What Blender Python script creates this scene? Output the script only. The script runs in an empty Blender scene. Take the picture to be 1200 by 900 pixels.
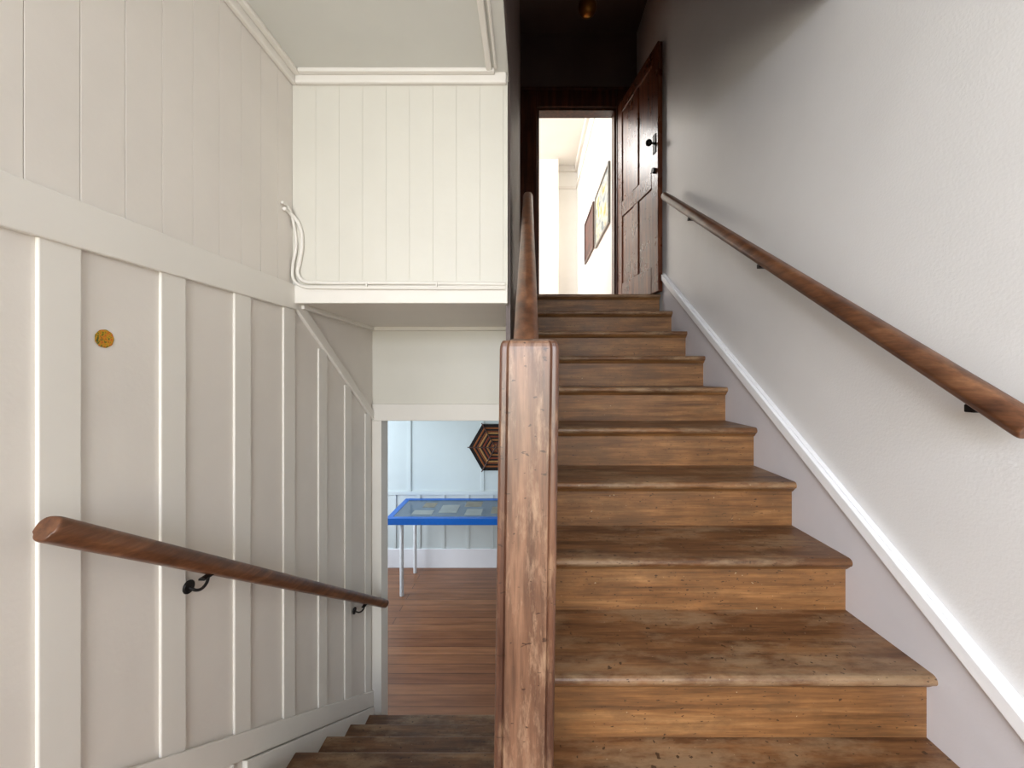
import bpy, bmesh, math, random
from mathutils import Vector, Matrix
random.seed(4)
sc = bpy.context.scene
col = sc.collection
sc.view_settings.view_transform = 'Standard'

# ------------------------------------------------------------ materials
def lin(c):
    return tuple(((v/255)/12.92 if v/255 <= .04045 else ((v/255+.055)/1.055)**2.4) for v in c)+(1,)
def newmat(name):
    m = bpy.data.materials.new(name); m.use_nodes = True
    nt = m.node_tree
    return m, nt, nt.nodes['Principled BSDF']
def N(nt, t, **kw):
    n = nt.nodes.new(t)
    for k, v in kw.items():
        if k in n.inputs: n.inputs[k].default_value = v
        else: setattr(n, k, v)
    return n
def noise(nt, scale3, sc_=1.0, detail=6, rough=.55, rot=(0,0,0)):
    tc = N(nt, 'ShaderNodeTexCoord'); mp = N(nt, 'ShaderNodeMapping')
    mp.inputs['Scale'].default_value = scale3
    mp.inputs['Rotation'].default_value = rot
    nt.links.new(tc.outputs['Object'], mp.inputs['Vector'])
    n = N(nt, 'ShaderNodeTexNoise'); n.inputs['Scale'].default_value = sc_
    n.inputs['Detail'].default_value = detail; n.inputs['Roughness'].default_value = rough
    nt.links.new(mp.outputs['Vector'], n.inputs['Vector'])
    return n
def ramp(nt, src, stops):
    r = N(nt, 'ShaderNodeValToRGB')
    el = r.color_ramp.elements
    while len(el) < len(stops): el.new(.5)
    for e, (p, c) in zip(el, stops):
        e.position = p; e.color = c if len(c) == 4 else lin(c)
    nt.links.new(src, r.inputs['Fac'])
    return r
def mixc(nt, fac, a, b, mode='MIX'):
    m = N(nt, 'ShaderNodeMix'); m.data_type = 'RGBA'; m.blend_type = mode
    if isinstance(fac, (int, float)): m.inputs[0].default_value = fac
    else: nt.links.new(fac, m.inputs[0])
    for i, v in ((6, a), (7, b)):
        if isinstance(v, tuple): m.inputs[i].default_value = v
        else: nt.links.new(v, m.inputs[i])
    return m.outputs[2]
def bump(nt, bsdf, src, strength=.2, dist=.002):
    b = N(nt, 'ShaderNodeBump'); b.inputs['Strength'].default_value = strength
    b.inputs['Distance'].default_value = dist
    nt.links.new(src, b.inputs['Height']); nt.links.new(b.outputs['Normal'], bsdf.inputs['Normal'])

def paint(name, c, rough=.45, tex=90, bs=.25, var=.06):
    m, nt, b = newmat(name)
    base = lin(c); dk = tuple(v*(1-var*2) for v in base[:3])+(1,)
    n = noise(nt, (1,1,1), 3.0, 4)
    r = ramp(nt, n.outputs['Fac'], [(.3, dk), (.65, base)])
    nt.links.new(r.outputs['Color'], b.inputs['Base Color'])
    b.inputs['Roughness'].default_value = rough
    n2 = noise(nt, (1,1,1), tex, 3)
    bump(nt, b, n2.outputs['Fac'], bs, .002)
    return m
def wood(name, dark, mid, light, scale, rough=.4, wear=0.0, wearc=(120,108,88), specks=0.0, bs=.25, wscale=(2.2,6,6), wr0=.47, wr1=.62):
    m, nt, b = newmat(name)
    g = noise(nt, scale, 1.0, 8, .62)
    r = ramp(nt, g.outputs['Fac'], [(.30, dark), (.5, mid), (.70, light)])
    fine = noise(nt, tuple(s*5 for s in scale), 1.0, 4, .6)
    fr = ramp(nt, fine.outputs['Fac'], [(.35, (.55,.55,.55,1)), (.6, (1,1,1,1))])
    c = mixc(nt, .6, r.outputs['Color'], fr.outputs['Color'], 'MULTIPLY')
    big = noise(nt, (1,1,1), 5.0, 5, .6)
    br = ramp(nt, big.outputs['Fac'], [(.35, (.55,.53,.52,1)), (.62, (1,1,1,1))])
    c = mixc(nt, .65, c, br.outputs['Color'], 'MULTIPLY')
    if wear > 0:
        w = noise(nt, wscale, 1.6, 10, .72)
        wr = ramp(nt, w.outputs['Fac'], [(wr0, (0,0,0,1)), (wr1, (wear,wear,wear,1))])
        c = mixc(nt, wr.outputs['Color'], c, lin(wearc))
    if specks > 0:
        s = noise(nt, (1,1,1), 95, 2, .5)
        sr = ramp(nt, s.outputs['Fac'], [(.745, (0,0,0,1)), (.775, (specks,)*3+(1,))])
        c = mixc(nt, sr.outputs['Color'], c, lin((205,190,160)))
        s = noise(nt, (1,1,2.5), 60, 2, .5)
        sr = ramp(nt, s.outputs['Fac'], [(.68, (0,0,0,1)), (.71, (.8,.8,.8,1))])
        c = mixc(nt, sr.outputs['Color'], c, lin((45,25,12)))
    nt.links.new(c, b.inputs['Base Color'])
    rr = N(nt, 'ShaderNodeMapRange'); rr.inputs['To Min'].default_value = rough-.1; rr.inputs['To Max'].default_value = rough+.18
    nt.links.new(big.outputs['Fac'], rr.inputs['Value']); nt.links.new(rr.outputs['Result'], b.inputs['Roughness'])
    bump(nt, b, fine.outputs['Fac'], bs, .001)
    return m
def plain(name, c, rough=.5, metal=0, var=.12, scale=30):
    m, nt, b = newmat(name)
    base = lin(c); dk = tuple(v*(1-var) for v in base[:3])+(1,)
    n = noise(nt, (1,1,1), scale, 3)
    r = ramp(nt, n.outputs['Fac'], [(.35, dk), (.65, base)])
    nt.links.new(r.outputs['Color'], b.inputs['Base Color'])
    b.inputs['Roughness'].default_value = rough; b.inputs['Metallic'].default_value = metal
    return m

M_left = paint('paint_cream_left', (228,221,213), .5, 60, .22, .03)
M_trim = paint('paint_cream_trim', (230,225,217), .5, 40, .12, .02)
M_bulk = paint('paint_bulkhead', (216,212,201), .45, 50, .12, .02)
M_ceil = paint('paint_ceiling', (209,208,201), .6, 30, .05, .02)
M_right = paint('paint_right_wall', (222,220,220), .38, 130, .35, .02)
M_string = paint('paint_string', (212,208,213), .45, 60, .25, .04)
M_mould = paint('paint_moulding', (242,242,246), .35, 60, .1, .02)
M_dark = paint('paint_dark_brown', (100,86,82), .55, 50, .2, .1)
M_room = paint('paint_room_white', (240,237,230), .6, 50, .1, .02)
M_low = paint('paint_lower_room', (210,218,218), .5, 50, .1, .02)
M_tread = wood('wood_tread', (74,46,28), (122,82,50), (156,112,72), (2.2,26,26), .40, .6, (158,132,102), .5)
M_riser = wood('wood_riser', (92,60,33), (142,97,56), (168,123,78), (1.8,22,34), .47, .5, (98,70,44), .5, wscale=(3,8,8), wr0=.47, wr1=.6)
M_newel = wood('wood_newel', (66,43,31), (106,74,55), (142,106,82), (34,34,2.4), .36, .5, (166,136,110), .4, wscale=(26,26,6), wr0=.50, wr1=.66)
M_newel_edge = wood('wood_newel_edge', (58,34,24), (90,58,42), (118,82,60), (34,34,2.4), .32, .35, (158,126,98), .2, wscale=(26,26,6), wr0=.53, wr1=.66)
M_rail = wood('wood_handrail', (72,42,27), (112,72,48), (142,98,68), (30,3,30), .32)
M_door = wood('wood_door_dark', (62,32,20), (106,58,36), (140,84,54), (30,30,2.2), .25)
M_frame = wood('wood_frame_dark', (46,24,16), (76,40,26), (104,58,38), (30,30,2.2), .3)
M_iron = plain('iron_black', (30,27,26), .45, .6)
M_brass = plain('brass', (150,105,50), .3, 1)
M_white = plain('white_enamel', (232,234,236), .35)
M_blue = plain('blue_laminate', (14,100,195), .35, 0, .08)

# plank floor
def planks(name, c1, c2):
    m, nt, b = newmat(name)
    tc = N(nt, 'ShaderNodeTexCoord')
    br = N(nt, 'ShaderNodeTexBrick')
    br.inputs['Scale'].default_value = 1; br.inputs['Brick Width'].default_value = 2.6
    br.inputs['Row Height'].default_value = .105; br.inputs['Mortar Size'].default_value = .0022
    br.inputs['Color1'].default_value = lin(c1); br.inputs['Color2'].default_value = lin(c2)
    br.inputs['Mortar'].default_value = lin((35,18,10))
    nt.links.new(tc.outputs['Object'], br.inputs['Vector'])
    g = noise(nt, (2.5,30,1), 1.0, 7, .6)
    r = ramp(nt, g.outputs['Fac'], [(.35, (.6,.56,.52,1)), (.65, (1.1,1.1,1.1,1))])
    c = mixc(nt, .7, br.outputs['Color'], r.outputs['Color'], 'MULTIPLY')
    nt.links.new(c, b.inputs['Base Color']); b.inputs['Roughness'].default_value = .32
    return m
M_floor = planks('wood_floor_planks', (150,102,70), (124,80,54))

# ------------------------------------------------------------ mesh helpers
def mkobj(name, bm, mat, bevel=0, parent=None, seg=2, smooth=False):
    bmesh.ops.recalc_face_normals(bm, faces=bm.faces)
    me = bpy.data.meshes.new(name); bm.to_mesh(me); bm.free()
    if smooth:
        for p in me.polygons: p.use_smooth = True
    o = bpy.data.objects.new(name, me); col.objects.link(o)
    for m in (mat if isinstance(mat, (list, tuple)) else [mat]): me.materials.append(m)
    if bevel:
        b = o.modifiers.new('bevel', 'BEVEL'); b.width = bevel; b.segments = seg
        b.limit_method = 'ANGLE'; b.angle_limit = math.radians(40)
    if parent: o.parent = parent
    return o
def addbox(bm, x0, x1, y0, y1, z0, z1):
    r = bmesh.ops.create_cube(bm, size=1)
    for v in r['verts']:
        v.co = Vector(((x0+x1)/2+v.co.x*(x1-x0), (y0+y1)/2+v.co.y*(y1-y0), (z0+z1)/2+v.co.z*(z1-z0)))
    return r['verts']
def boxes(name, lst, mat, bevel=0, parent=None, seg=2):
    bm = bmesh.new()
    for b in lst: addbox(bm, *b)
    return mkobj(name, bm, mat, bevel, parent, seg)
def addprism(bm, pts, x0, x1):   # pts in (y,z)
    a = [bm.verts.new((x0, p[0], p[1])) for p in pts]
    b = [bm.verts.new((x1, p[0], p[1])) for p in pts]
    bm.faces.new(a); bm.faces.new(list(reversed(b)))
    n = len(pts)
    for i in range(n):
        bm.faces.new((a[i], b[i], b[(i+1) % n], a[(i+1) % n]))
def prisms(name, lst, mat, bevel=0, parent=None):
    bm = bmesh.new()
    for p, x0, x1 in lst: addprism(bm, p, x0, x1)
    return mkobj(name, bm, mat, bevel, parent)
def empty(name, loc=(0,0,0)):
    e = bpy.data.objects.new(name, None); col.objects.link(e); e.empty_display_size = .1
    return e
def tube(name, pts, r, mat, parent=None, cyclic=False, res=6):
    cu = bpy.data.curves.new(name, 'CURVE'); cu.dimensions = '3D'; cu.bevel_depth = r; cu.bevel_resolution = 3
    cu.use_fill_caps = True
    s = cu.splines.new('BEZIER'); s.bezier_points.add(len(pts)-1)
    for bp, p in zip(s.bezier_points, pts):
        bp.co = p; bp.handle_left_type = bp.handle_right_type = 'AUTO'
    s.resolution_u = res; s.use_cyclic_u = cyclic
    o = bpy.data.objects.new(name, cu); col.objects.link(o); cu.materials.append(mat)
    if parent: o.parent = parent
    return o
def addcyl(bm, p0, p1, r, seg=20, r2=None):
    p0, p1 = Vector(p0), Vector(p1); d = p1-p0
    m = Matrix.Translation((p0+p1)/2) @ d.to_track_quat('Z', 'Y').to_matrix().to_4x4()
    bmesh.ops.create_cone(bm, cap_ends=True, segments=seg, radius1=r, radius2=r if r2 is None else r2, depth=d.length, matrix=m)

# ------------------------------------------------------------ geometry constants
T, R = .27, .18
D0, H0 = 1.023, -.778
XR = 1.055                     # face of wall string
XW = 1.070                     # right wall
XL = -1.05                     # left wall
ZLAND = -1.485
ZLOW = -2.36
ZUP = H0+8*R                    # .662
def up(n): return D0+n*T, H0+n*R
down = [(1.49+T*k, ZLAND-.175*k) for k in range(5)]

# ------------------------------------------------------------ up staircase
st = empty('staircase')
tb, rb, sb, wb = bmesh.new(), bmesh.new(), bmesh.new(), bmesh.new()
def add_tread(bm, x0, x1, y0, y1, z, th=.028):
    # rounded nosing profile
    pts = []
    for i in range(9):
        a = math.pi/2 + math.pi*i/8
        pts.append((y0+th/2+th/2*math.cos(a), z-th/2+th/2*math.sin(a)))
    pts.append((y1, z-th)); pts.append((y1, z))
    addprism(bm, pts, x0, x1)
for n in range(-3, 9):
    d, h = up(n)
    x0 = -.083 if n >= 5 else (.02 if n >= -1 else .054)
    y1 = d+T+.045 if n < 8 else 3.94
    add_tread(tb, x0, XR, d, y1, h)
    addbox(rb, x0, XR, d+.030, d+.048, h-R, h-.027)
    addprism(sb, [(d+.010, h-.028), (d+.030, h-.028), (d+.030, h-.044), (d+.024, h-.042), (d+.016, h-.034)], x0, XR)
mkobj('treads', tb, M_tread, 0, st)
mkobj('risers', rb, M_riser, 0, st)
mkobj('scotia_moulding', sb, M_riser, 0, st)
# underside lining
prisms('soffit_lining', [([(.25,ZLAND),(.62,-1.485),(2.62,-.02),(2.62,.02),(.3,-1.44)], .054, XR)], M_trim, 0, st)
# wall string with moulding
def nl(d): return H0+(d-D0)*R/T
ya, yb = .0, 3.12
prisms('wall_string', [([(ya,nl(ya)-.25),(yb,nl(yb)-.25),(yb,nl(yb)+.16),(ya,nl(ya)+.16)], XR, XW)], M_string, 0, st)
prisms('wall_string_moulding', [([(ya,nl(ya)+.135),(yb,nl(yb)+.135),(yb,nl(yb)+.182),(ya,nl(ya)+.182)], XR-.017, XW),
                               ([(ya,nl(ya)+.182),(yb,nl(yb)+.182),(yb,nl(yb)+.190),(ya,nl(ya)+.190)], XR-.004, XW)], M_mould, .005, st)

# ------------------------------------------------------------ down staircase
s2 = empty('staircase.001')
tb, rb = bmesh.new(), bmesh.new()
for k, (d, h) in enumerate(down):
    th = .028
    pts = []
    for i in range(9):
        a = math.pi/2 - math.pi*i/8
        pts.append((d-th/2+th/2*math.cos(a), h-th/2+th/2*math.sin(a)))
    ys = d-T-.045 if k > 0 else 1.30
    pts += [(ys, h-th), (ys, h)]
    addprism(tb, pts, XL+.02, -.045)
    addbox(rb, XL+.02, -.045, d-.048, d-.030, h-.175, h-.027)
mkobj('treads', tb, M_tread, 0, s2)
mkobj('risers', rb, M_riser, 0, s2)
def L(d): return -2.139+.667*(2.71-d)
RW = .10
prisms('wall_string', [([(1.45,L(1.45)-RW-.006),(2.74,L(2.74)-RW-.006),(2.74,ZLOW),(2.3,ZLOW),(1.45,ZLAND-.15)], XL-.0, XL+.02)], M_trim, .003, s2)

# ------------------------------------------------------------ floors
boxes('floor_landing', [(-1.15,1.15,-1.4,.26,ZLAND-.1,ZLAND), (-1.15,-.05,.26,1.33,ZLAND-.1,ZLAND)], M_floor)
boxes('floor', [(-2.9,1.3,2.54,5.0,ZLOW-.1,ZLOW)], M_floor)
boxes('floor_upper_room', [(-2.2,.84,4.05,7.1,ZUP-.1,ZUP), (.08,.865,3.94,4.05,ZUP-.1,ZUP)], M_floor)

# ------------------------------------------------------------ left wall
wl = empty('wall_left')
prisms('wall_base', [([(-1.4,-2.7),(2.76,-2.7),(2.76,1.5),(-1.4,1.5)], XL-.14, XL-.012)], M_left, 0, wl)
prisms('lower_panel', [([(-1.4,-2.5),(2.76,-2.5),(2.76,.36),(-1.4,.36)], XL-.012, XL)], M_left, 0, wl)
bm = bmesh.new()
y = 1.76
while y > -1.4:
    addbox(bm, XL-.012, XL, y-.1028, y, .39, 1.345); y -= .104
mkobj('vertical_boards', bm, M_left, .0012, wl)
bm = bmesh.new()
KY = .95
for k in range(-7, 7):
    c = .883+.2812*k
    top = .31 if c < 1.75 else .31-.667*(c-1.78)-.02
    zb = L(c+.04)-.01 if c > KY else L(KY)-.02
    addbox(bm, XL, XL+.009, c-.042, c+.042, zb, top)
mkobj('battens', bm, M_trim, .004, wl, 3)
boxes('band_rail', [(XL, XL+.018, -1.4, 1.775, .295, .405)], M_trim, .004, wl)
prisms('raking_rail', [([(1.765,.300),(2.645,-.290),(2.645,-.235),(1.80,.340),(1.765,.36)], XL, XL+.018)], M_trim, .004, wl)
prisms('skirting', [([(KY,L(KY)-RW),(2.74,L(2.74)-RW),(2.74,L(2.74)),(KY,L(KY)),(-1.4,L(KY)),(-1.4,L(KY)-RW)], XL, XL+.016)], M_trim, .004, wl)
boxes('baseboard_landing', [(XL, XL+.010, -1.4, 1.40, ZLAND, L(1.40)-RW-.004)], M_trim, .002, wl)

# ------------------------------------------------------------ bulkhead over the down flight
bk = empty('wall_bulkhead')
boxes('backing', [(XL, -.10, 1.772, 1.80, .34, 1.36)], M_bulk, 0, bk)
bm = bmesh.new(); x = XL
while x < -.11:
    addbox(bm, x, min(x+.1036, -.095), 1.76, 1.775, .40, 1.34); x += .104
mkobj('vertical_boards', bm, M_bulk, .0007, bk)
boxes('bottom_fascia', [(XL, -.095, 1.748, 1.80, .322, .402)], M_trim, .004, bk)
boxes('soffit', [(XL, -.095, 1.80, 2.66, .327, .36)], M_trim, 0, bk)
boxes('soffit_trim', [(XL+.002, -.095, 2.615, 2.66, .305, .328), (XL+.002, XL+.03, 1.80, 2.62, .305, .328)], M_trim, .003, bk)
hd = empty('wall_header')
boxes('header_panel', [(XL, -.045, 2.66, 2.76, -.297, .33)], M_bulk, 0, hd)
boxes('architrave', [(XL, -.045, 2.645, 2.67, -.297, -.185)], M_trim, .004, hd)
boxes('jamb', [(XL, -.985, 2.645, 2.77, ZLOW, -.297)], M_trim, .003, hd)
boxes('back_wall', [(-2.9, XL, 2.66, 2.76, ZLOW, .33)], M_low, 0, hd)

# central spandrel / balustrade
pw = empty('wall_spandrel')
prisms('spandrel_panel', [([(.716,-1.485),(1.42,-1.485),(1.42,ZLOW),(2.76,ZLOW),(2.76,.25),(2.2,nl(2.2)-.04),(.716,nl(.716)-.04)], -.045, .020)], M_trim, 0, pw)
prisms('balustrade_panel', [([(.716,nl(.716)-.04),(2.2,nl(2.2)-.04),(2.2,.96),(.716,-.02)], -.012, .012)], M_trim, 0, pw)
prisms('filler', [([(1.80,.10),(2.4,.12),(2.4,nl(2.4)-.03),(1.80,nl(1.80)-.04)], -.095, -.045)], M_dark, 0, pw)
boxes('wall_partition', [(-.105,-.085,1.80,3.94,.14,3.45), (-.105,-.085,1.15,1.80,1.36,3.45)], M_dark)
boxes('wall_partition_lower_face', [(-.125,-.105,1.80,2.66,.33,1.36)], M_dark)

# ------------------------------------------------------------ ceilings
ce = empty('ceiling')
CE = 1.37  # unseen ceiling edge on the right side, extended to shade the upper stair wall
boxes('ceiling_board', [(-1.18,-.092,-1.4,1.80,1.335,1.38), (-.092,1.15,-1.4,CE,1.335,1.38)], M_ceil, 0, ce)
boxes('cornice', [(XL, XL+.022, -1.4, 1.76, 1.288, 1.336), (XL+.022, -.10, 1.738, 1.76, 1.288, 1.336)], M_trim, .006, ce)
boxes('ceiling_batten', [(XL+.022, XL+.048, -1.4, 1.74, 1.318, 1.336), (XL+.048, -.15, 1.712, 1.738, 1.318, 1.336),
      (-.185,-.160,-1.4,1.712,1.318,1.336), (-.150,-.138,-1.4,1.712,1.324,1.336)], M_trim, .005, ce)
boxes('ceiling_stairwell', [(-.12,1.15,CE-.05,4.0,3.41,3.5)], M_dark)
boxes('wall_stairwell_front', [(-.085,1.07,CE-.05,CE,1.38,3.45)], M_right)

# ------------------------------------------------------------ right wall, back wall
boxes('wall_right', [(XW,1.18,-1.4,3.94,-2.6,3.45)], M_right)
bw = empty('wall_back')
WX0, WX1, WZ0, WZ1 = -.95, .65, -.60, .80
boxes('wall_sections', [(-1.15,WX0,-1.5,-1.4,-1.6,1.4), (WX1,1.15,-1.5,-1.4,-1.6,1.4), (WX0,WX1,-1.5,-1.4,-1.6,WZ0), (WX0,WX1,-1.5,-1.4,WZ1,1.4)], M_right, 0, bw)
wn = empty('window_1')
boxes('frame', [(WX0,WX0+.05,-1.5,-1.4,WZ0,WZ1), (WX1-.05,WX1,-1.5,-1.4,WZ0,WZ1), (WX0+.05,WX1-.05,-1.5,-1.4,WZ0,WZ0+.05), (WX0+.05,WX1-.05,-1.5,-1.4,WZ1-.05,WZ1),
   (-.17,-.13,-1.48,-1.42,WZ0+.05,WZ1-.05), (WX0+.05,WX1-.05,-1.475,-1.425,.10,.13)], M_white, .004, wn)
boxes('sill', [(WX0-.05,WX1+.05,-1.4,-1.34,WZ0-.03,WZ0)], M_white, .004, wn)

# ------------------------------------------------------------ upper doorway
DX0, DX1, DZ = .08, .865, 2.66
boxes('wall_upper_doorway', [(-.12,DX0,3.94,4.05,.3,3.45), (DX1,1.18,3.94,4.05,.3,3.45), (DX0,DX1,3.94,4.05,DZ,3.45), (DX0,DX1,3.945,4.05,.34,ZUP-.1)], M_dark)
df = empty('door_frame')
boxes('architrave', [(-.083,DX0,3.915,3.94,ZUP,DZ+.16), (DX1,1.03,3.915,3.94,ZUP,DZ+.16), (DX0,DX1,3.915,3.94,DZ,DZ+.16), (-.083,1.05,3.90,3.94,DZ+.16,DZ+.19)], M_frame, .006, df)
boxes('jamb_lining', [(DX0,DX0+.02,3.94,4.06,ZUP,DZ), (DX1-.02,DX1,3.94,4.06,ZUP,DZ), (DX0+.02,DX1-.02,3.94,4.06,DZ-.02,DZ)], M_frame, .002, df)
dr = empty('door_1')
Lf = .80
ang = math.atan2(3.145-3.93, 1.020-.872)
def leafbox(lst, name, mat, bev):
    o = boxes(name, lst, mat, bev, dr); return o
H = 1.985
st_w = .11
parts = [(0,st_w,0,.04,0,H),(Lf-st_w,Lf,0,.04,0,H),(st_w,Lf-st_w,0,.04,0,.22),(st_w,Lf-st_w,0,.04,H-.12,H),(st_w,Lf-st_w,0,.04,.86,1.0),(Lf/2-.05,Lf/2+.05,0,.04,.22,.86),(Lf/2-.05,Lf/2+.05,0,.04,1.0,H-.12)]
leafbox(parts, 'stiles_and_rails', M_door, .006)
ps = []
for a, b in ((st_w, Lf/2-.05), (Lf/2+.05, Lf-st_w)):
    for z0, z1 in ((.22,.86), (1.0,H-.12)):
        ps += [(a,b,.010,.030,z0,z1)]
leafbox(ps, 'panels', M_door, .006)
bm = bmesh.new()
for s in (-1, 1):
    y0 = .0 if s < 0 else .04
    addcyl(bm, (Lf-.055,y0,1.20), (Lf-.055,y0+s*.045,1.20), .009)
    bmesh.ops.create_uvsphere(bm, u_segments=20, v_segments=12, radius=.026, matrix=Matrix.Translation((Lf-.055,y0+s*.05,1.20)))
    addbox(bm, Lf-.078, Lf-.032, min(y0,y0+s*.006), max(y0,y0+s*.006), 1.12, 1.27)
    addcyl(bm, (Lf-.055,y0,.98), (Lf-.055,y0+s*.02,.98), .022)
mkobj('door_knob', bm, M_iron, 0, dr, smooth=False)
dr.location = (.872, 3.925, ZUP+.012); dr.rotation_euler = (0,0,ang)

# ------------------------------------------------------------ room beyond the door
boxes('wall_upper_room_right', [(.845,.95,4.05,7.1,ZUP-.1,3.7)], M_room)
boxes('wall_upper_room_far', [(-2.2,.845,7.0,7.1,ZUP,3.7), (.10,.50,6.75,7.0,ZUP,3.7), (-2.3,-2.2,4.05,7.1,ZUP-.1,3.7)], M_room)
boxes('ceiling_upper_room', [(-2.3,.95,4.0,7.1,3.7,3.78)], M_room)
boxes('trim_1', [(.80,.845,4.05,7.0,3.60,3.70), (.825,.845,4.05,7.0,3.30,3.35), (.50,.80,6.95,7.0,3.60,3.70), (.50,.82,6.98,7.0,3.30,3.35),(-2.2,.1,6.95,7.0,3.60,3.70),(-2.2,.1,6.98,7.0,3.30,3.35)], M_trim, .006)
def picture(name, y0, y1, z0, z1, fm, c1, c2, c3):
    e = empty(name); w = .03
    boxes('frame', [(.82,.845,y0,y0+w,z0,z1),(.82,.845,y1-w,y1,z0,z1),(.82,.845,y0+w,y1-w,z0,z0+w),(.82,.845,y0+w,y1-w,z1-w,z1)], fm, .003, e)
    m, nt, b = newmat(name+'_art')
    n = noise(nt, (1,1,1), 7, 3)
    r = ramp(nt, n.outputs['Fac'], [(.38, c1), (.5, c2), (.62, c3)])
    nt.links.new(r.outputs['Color'], b.inputs['Base Color'])
    boxes('picture_print', [(.832,.843,y0+w,y1-w,z0+w,z1-w)], m, 0, e)
M_grey = plain('frame_silver', (150,146,138), .4)
picture('picture_frame', 4.12, 4.98, 1.60, 2.24, M_grey, (205,160,50), (200,200,190), (110,125,130))
picture('picture_frame.001', 5.12, 5.90, 1.66, 2.26, M_frame, (50,26,20), (100,45,32), (70,45,34))

# ------------------------------------------------------------ newel post
def newel(name, cx, y0, w, dp, z0, z1):
    pts = []
    hw, hd_ = w/2, dp/2
    r = .006; q = .013; g = .0022
    def corner(sx, sy):
        a = [(hw-q-.002, hd_), (hw-q, hd_-g), (hw-q+.002, hd_-.0002)]
        arc = [(hw-r+r*math.sin(t), hd_-r+r*math.cos(t)) for t in [i*math.pi/10 for i in range(6)]]
        b = [(hw-.0002, hd_-q+.002), (hw-g, hd_-q), (hw, hd_-q-.002)]
        full = [(sx*x, sy*y) for x, y in a+arc+b]
        if sx*sy < 0: full.reverse()
        return full
    for s in ((1,1),(1,-1),(-1,-1),(-1,1)): pts += corner(*s)
    bm = bmesh.new(); rings = []
    for z, k in ((z0,1),(z1-.014,1),(z1-.009,.99),(z1-.004,.965),(z1,.92)):
        rings.append([bm.verts.new((cx+x*k, y0+hd_+y*k, z)) for x, y in pts])
    n = len(pts)
    for a, b in zip(rings, rings[1:]):
        for i in range(n):
            f = bm.faces.new((a[i], a[(i+1)%n], b[(i+1)%n], b[i]))
            if i % 12 != 11: f.material_index = 1
    bm.faces.new(rings[0])
    top = [bm.verts.new((cx+x*.6, y0+hd_+y*.6, z1+.004)) for x, y in pts]
    for i in range(n): bm.faces.new((rings[-1][i], rings[-1][(i+1)%n], top[(i+1)%n], top[i])).material_index = 1
    bm.faces.new(top).material_index = 1
    return mkobj(name, bm, [M_newel, M_newel_edge])
nw = newel('newel_post', .001, .62, .094, .094, -1.483, .056)
for v in nw.data.vertices: v.co.x += (v.co.z-.056)*.014

# ------------------------------------------------------------ handrails
def rail(name, x, y0, z0, y1, z1, w, h, parent, flat=.8):
    bm = bmesh.new()
    d = Vector((0, y1-y0, z1-z0)); ln = d.length; d.normalize()
    u = Vector((0, -d.z, d.y))
    prof = []
    for i in range(28):
        a = 2*math.pi*i/28
        cx_, cz = math.cos(a), math.sin(a)
        px = w/2*math.copysign(abs(cx_)**.72, cx_)
        pz = h/2*math.copysign(abs(cz)**.8, cz)
        if cz < -.3: px *= .82
        prof.append((px, pz))
    rings = []
    k0 = flat
    steps = [(0,k0),(.0015,k0+(1-k0)*.4),(.004,k0+(1-k0)*.75),(.009,k0+(1-k0)*.95),(.018,1),(ln-.03,1),(ln-.018,.97),(ln-.009,.85),(ln-.003,.6),(ln,.25)]
    for s, k in steps:
        c = Vector((x, y0, z0))+d*s
        rings.append([bm.verts.new(c+Vector((px*k,0,0))+u*(pz*k)) for px, pz in prof])
    n = len(prof)
    for a, b in zip(rings, rings[1:]):
        for i in range(n): bm.faces.new((a[i], a[(i+1)%n], b[(i+1)%n], b[i])).smooth = True
    bm.faces.new(rings[0]); bm.faces.new(rings[-1])
    return mkobj(name, bm, M_rail, 0, parent)
def bracket(parent, wallx, railx, y, zr, h):
    s = 1 if railx > wallx else -1
    zb = zr-h/2
    tube('bracket', [(wallx+s*.004,y,zb-.038),(wallx+s*.03,y,zb-.046),(railx-s*.012,y,zb-.030),(railx,y,zb+.006)], .0045, M_iron, parent)
    bm = bmesh.new(); addcyl(bm, (wallx,y,zb-.036), (wallx+s*.007,y,zb-.036), .020)
    addbox(bm, railx-.010, railx+.010, y-.03, y+.03, zb-.003, zb+.004)
    o = mkobj('bracket_plate', bm, M_iron, .002, parent)
def bracket_small(parent, wallx, railx, y, zr, h):
    zb = zr-h/2
    bm = bmesh.new()
    addbox(bm, railx-.004, wallx, y-.011, y+.011, zb-.014, zb+.004)
    addbox(bm, wallx-.006, wallx, y-.016, y+.016, zb-.04, zb+.012)
    mkobj('bracket', bm, M_iron, .002, parent)

hl = empty('handrail')
xl = -.975
rail('rail', xl, .800, -.306, 2.70, -1.548, .052, .052, hl, .86)
for y in (1.21, 2.36):
    bracket(hl, XL+.009, xl, y, -.306-(y-.80)*.6537-.006, .052)
hr = empty('handrail.001')
xr = .985
def rz(y): return -.094+(y-.79)*.667
rail('rail', xr, .775, rz(.775), 2.90, rz(2.90)+.006, .052, .056, hr, .86)
for y in (.885, 1.70, 2.45):
    bracket_small(hr, XW, xr, y, rz(y)-.008, .056)
hb = empty('handrail.002')
rail('rail', -.006, .734, .020, 2.18, .985, .052, .06, hb)
boxes('end_post', [(-.034,.022,2.155,2.20,nl(2.2)+.0,.985)], M_frame, .004, hb)

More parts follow.
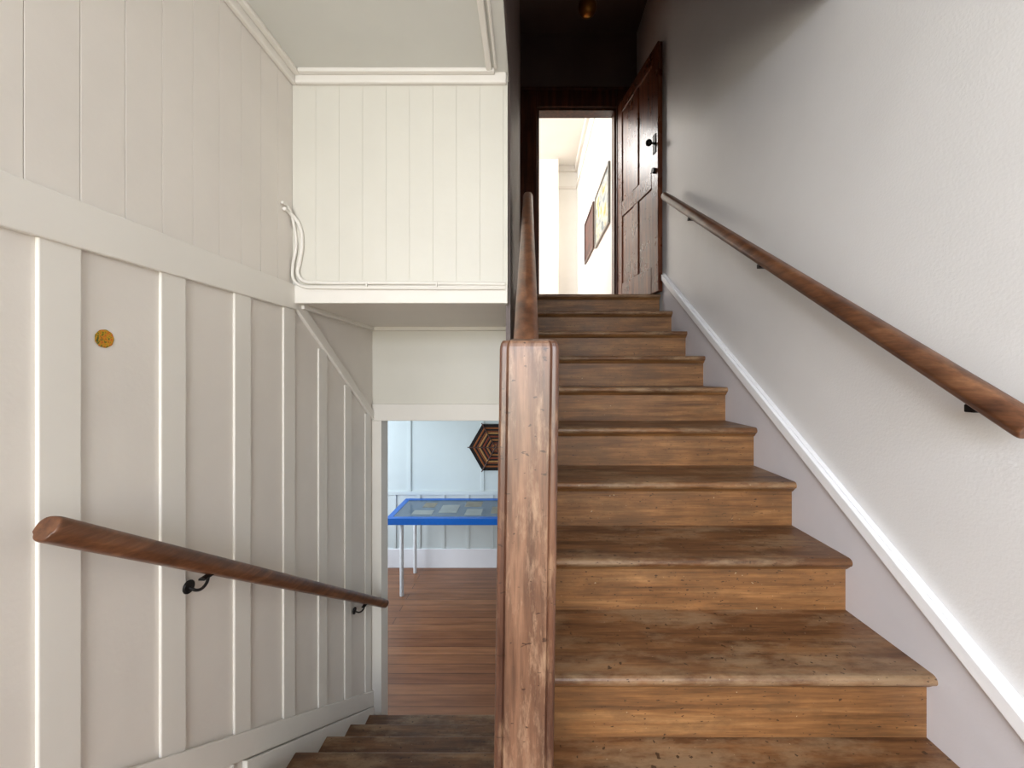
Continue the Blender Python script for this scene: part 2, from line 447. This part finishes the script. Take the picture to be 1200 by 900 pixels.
# ------------------------------------------------------------ cables on the bulkhead
cb = empty('electrical_cable')
def P(px, py, d=1.75): return ((px-620)/465*d, d, (441-py)/465*d)
tube('cable_1', [(XL+.008,1.69,.715),(XL+.009,1.725,.712),P(350,262,1.752),P(354,285,1.752),P(351,308,1.752),P(349,320,1.750),P(355,329,1.748),P(372,331,1.748),P(430,331.5,1.748),P(520,332,1.748),P(592,333,1.748)], .008, M_trim, cb)
tube('cable_2', [(XL+.008,1.675,.735),(XL+.010,1.715,.73),P(345,266,1.752),P(347,290,1.752),P(343,314,1.744),P(345,329,1.740),P(356,336,1.740),P(374,337,1.740),P(430,337.5,1.740),P(520,338,1.740),P(592,338,1.740)], .0065, M_trim, cb)
bm = bmesh.new()
for px in (430, 512): 
    q = P(px, 335, 1.745); addbox(bm, q[0]-.003, q[0]+.003, 1.735, 1.755, q[2]-.016, q[2]+.016)
mkobj('cable_clips', bm, M_trim, .001, cb)

# ------------------------------------------------------------ sticker
sk = empty('round_sticker')
bm = bmesh.new()
ys, zs = .98, .093
c = bm.verts.new((XL+.0015, ys, zs)); ring = []
for i in range(96):
    a = 2*math.pi*i/96; rr = .0225+.0004*math.cos(a*9)
    ring.append(bm.verts.new((XL+.0015, ys+rr*math.cos(a), zs+rr*math.sin(a))))
for i in range(96): bm.faces.new((c, ring[i], ring[(i+1)%96]))
m, nt, b = newmat('sticker_print')
n = noise(nt, (1,1,1), 130, 3)
r = ramp(nt, n.outputs['Fac'], [(.40, (80,80,20)), (.48, (190,155,20)), (.56, (205,100,20)), (.66, (110,115,30))])
nt.links.new(r.outputs['Color'], b.inputs['Base Color'])
mkobj('sticker_disc', bm, m, 0, sk)

# ------------------------------------------------------------ pendant lamp
pl = empty('pendant_lamp')
bm = bmesh.new()
lx, ly, lz = .485, 3.3, 3.07
addcyl(bm, (lx,ly,lz+.06), (lx,ly,3.40), .008)
addcyl(bm, (lx,ly,3.385), (lx,ly,3.41), .05, 24, .06)
addcyl(bm, (lx,ly,lz+.03), (lx,ly,lz+.09), .035, 24, .02)
mkobj('stem', bm, M_brass, 0, pl)
bm = bmesh.new()
bmesh.ops.create_uvsphere(bm, u_segments=28, v_segments=16, radius=.078, matrix=Matrix.Translation((lx,ly,lz)))
mkobj('globe', bm, M_brass, 0, pl, smooth=True)

# ------------------------------------------------------------ lower room
boxes('wall_lower_room_far', [(-2.9,1.3,4.90,5.0,ZLOW,.33)], M_low)
boxes('wall_lower_room_right', [(1.2,1.3,2.76,4.9,ZLOW,.33)], M_low)
boxes('ceiling_lower_room', [(-2.9,-.05,2.76,5.0,.33,.37),(-.05,1.3,2.97,5.0,.33,.37)], M_low)
wlr = empty('wall_lower_room_left')
boxes('wall_sections', [(-2.95,-2.85,2.76,3.0,ZLOW,.33),(-2.95,-2.85,4.7,4.9,ZLOW,.33),(-2.95,-2.85,3.0,4.7,ZLOW,-1.5),(-2.95,-2.85,3.0,4.7,-.1,.33)], M_low, 0, wlr)
boxes('window_2', [(-2.93,-2.87,3.0,3.05,-1.5,-.1),(-2.93,-2.87,4.65,4.7,-1.5,-.1),(-2.93,-2.87,3.05,4.65,-1.5,-1.45),(-2.93,-2.87,3.05,4.65,-.15,-.1),(-2.93,-2.87,3.83,3.87,-1.45,-.15)], M_white)
boxes('baseboard_lower_room', [(-2.85,1.2,4.885,4.90,ZLOW,ZLOW+.235)], M_mould, .004)
bm = bmesh.new()
addbox(bm, -2.85, 1.2, 4.882, 4.90, -1.46, -1.415)
x = -2.375
while x < 1.2:
    addbox(bm, x-.02, x+.02, 4.889, 4.90, -1.415, .33)
    for q in (0, .3, .6):
        addbox(bm, x+.12+q-.018, x+.12+q+.018, 4.889, 4.90, ZLOW+.23, -1.46)
    x += .9
mkobj('trim_2', bm, M_low, .003)

# table
tbz = -1.495
te = empty('blue_table')
tx0, tx1, ty0, ty1 = -1.51, -.12, 4.17, 4.86
bw_ = .06
boxes('top_border', [(tx0,tx1,ty0,ty0+bw_,tbz-.07,tbz),(tx0,tx1,ty1-bw_,ty1,tbz-.07,tbz),(tx0,tx0+bw_,ty0+bw_,ty1-bw_,tbz-.07,tbz),(tx1-bw_,tx1,ty0+bw_,ty1-bw_,tbz-.07,tbz)], M_blue, .003, te)
M_top = plain('table_glass_top', (88,106,124), .12, 0, .12, 4)
boxes('display_top', [(tx0+bw_,tx1-bw_,ty0+bw_,ty1-bw_,tbz-.06,tbz-.004)], M_top, 0, te)
M_paper = plain('paper_leaflet', (150,156,154), .3, 0, .2, 14)
M_paper2 = plain('paper_leaflet_tan', (132,124,104), .3, 0, .2, 14)
for mm, ls in ((M_paper, [(-1.28,-1.06,4.30,4.44),(-1.00,-.80,4.36,4.62),(-.70,-.52,4.28,4.48)]), (M_paper2, [(-1.22,-1.08,4.54,4.70),(-.74,-.55,4.56,4.74),(-.42,-.24,4.34,4.56)])):
    boxes('leaflets', [(a,b,c,d,tbz-.004,tbz-.0025) for a,b,c,d in ls], mm, 0, te)
bm = bmesh.new()
for lx_ in (tx0+.14, tx1-.14):
    for ly_ in (ty0+.10, ty1-.09):
        addcyl(bm, (lx_,ly_,ZLOW), (lx_,ly_,tbz-.07), .020)
for ly_ in (ty0+.10, ty1-.09):
    addbox(bm, tx0+.14, tx1-.14, ly_-.01, ly_+.01, tbz-.10, tbz-.07)
mkobj('legs', bm, M_white, 0, te)

# woven god's-eye wall hanging: concentric yarn bands on three crossed sticks
wh = empty('woven_wall_hanging')
cx_, cz_, yy = -.41, -.872, 4.875
cols = [(24,15,12),(24,15,12),(150,84,40),(28,18,15),(120,62,32),(176,128,74),(28,18,15),(130,56,30),(28,18,15),(160,104,56),(30,20,16),(110,50,28),(150,96,52),(28,18,14)]
mats = [plain('yarn_%d' % i, c, .9, 0, .3, 90) for i, c in enumerate(cols)]
R0 = .33; nst = len(cols)
bm = bmesh.new()
def hexv(r, y): return [bm.verts.new((cx_+r*math.cos(math.radians(60*i)), y, cz_+r*math.sin(math.radians(60*i)))) for i in range(6)]
for i in range(nst):
    r1 = R0*(nst-i)/nst; r2 = R0*(nst-i-1)/nst
    a = hexv(r1, yy-.012*i/nst); m_ = hexv((r1+r2)/2, yy-.004-.012*i/nst); b_ = hexv(max(r2,.002), yy-.012*(i+1)/nst)
    for j in range(6):
        k = (j+1) % 6
        for f in (bm.faces.new((a[j],a[k],m_[k],m_[j])), bm.faces.new((m_[j],m_[k],b_[k],b_[j]))): f.material_index = i
mkobj('yarn_rings', bm, mats, 0, wh)
bm = bmesh.new()
for i in range(3):
    a = math.radians(60*i)
    v_ = Vector((math.cos(a), 0, math.sin(a)))*(R0+.015)
    addcyl(bm, Vector((cx_,yy-.012,cz_))-v_, Vector((cx_,yy-.012,cz_))+v_, .0065)
mkobj('sticks', bm, M_frame, 0, wh)

# ------------------------------------------------------------ lights
def area(name, loc, target, sx, sy, power, color):
    l = bpy.data.lights.new(name, 'AREA'); l.shape = 'RECTANGLE'; l.size = sx; l.size_y = sy
    l.energy = power; l.color = color
    o = bpy.data.objects.new(name, l); col.objects.link(o); o.location = loc
    o.rotation_euler = (Vector(target)-Vector(loc)).to_track_quat('-Z', 'Y').to_euler()
    return o
area('window_sky_light', (-.35,-1.80,.75), (.60,.5,-.95), 1.7, 1.1, 168, (.80,.87,1.0))
area('window_garden_light', (-.35,-1.70,-.15), (.75,.6,.50), 1.6, .7, 53, (1.0,.955,.76))
area('lower_window_light', (-2.98,3.85,-.75), (-.9,4.2,-1.7), 1.6, 1.3, 65, (.82,.91,1.0))
area('upper_room_light', (-1.2,5.4,3.5), (-.2,5.6,1.0), 1.8, 2.2, 220, (1.0,.98,.95))
w = bpy.data.worlds.new('World'); sc.world = w; w.use_nodes = True
w.node_tree.nodes['Background'].inputs['Color'].default_value = (.75,.85,1,1)
w.node_tree.nodes['Background'].inputs['Strength'].default_value = .6

# ------------------------------------------------------------ camera
cam = bpy.data.cameras.new('camera'); co = bpy.data.objects.new('camera', cam); col.objects.link(co)
cam.sensor_width = 36; cam.lens = 465/1200*36
cam.shift_x = -20/1200; cam.shift_y = -9/1200
cam.clip_start = .02
co.location = (0,0,0); co.rotation_euler = (math.radians(90),0,0)
sc.camera = co
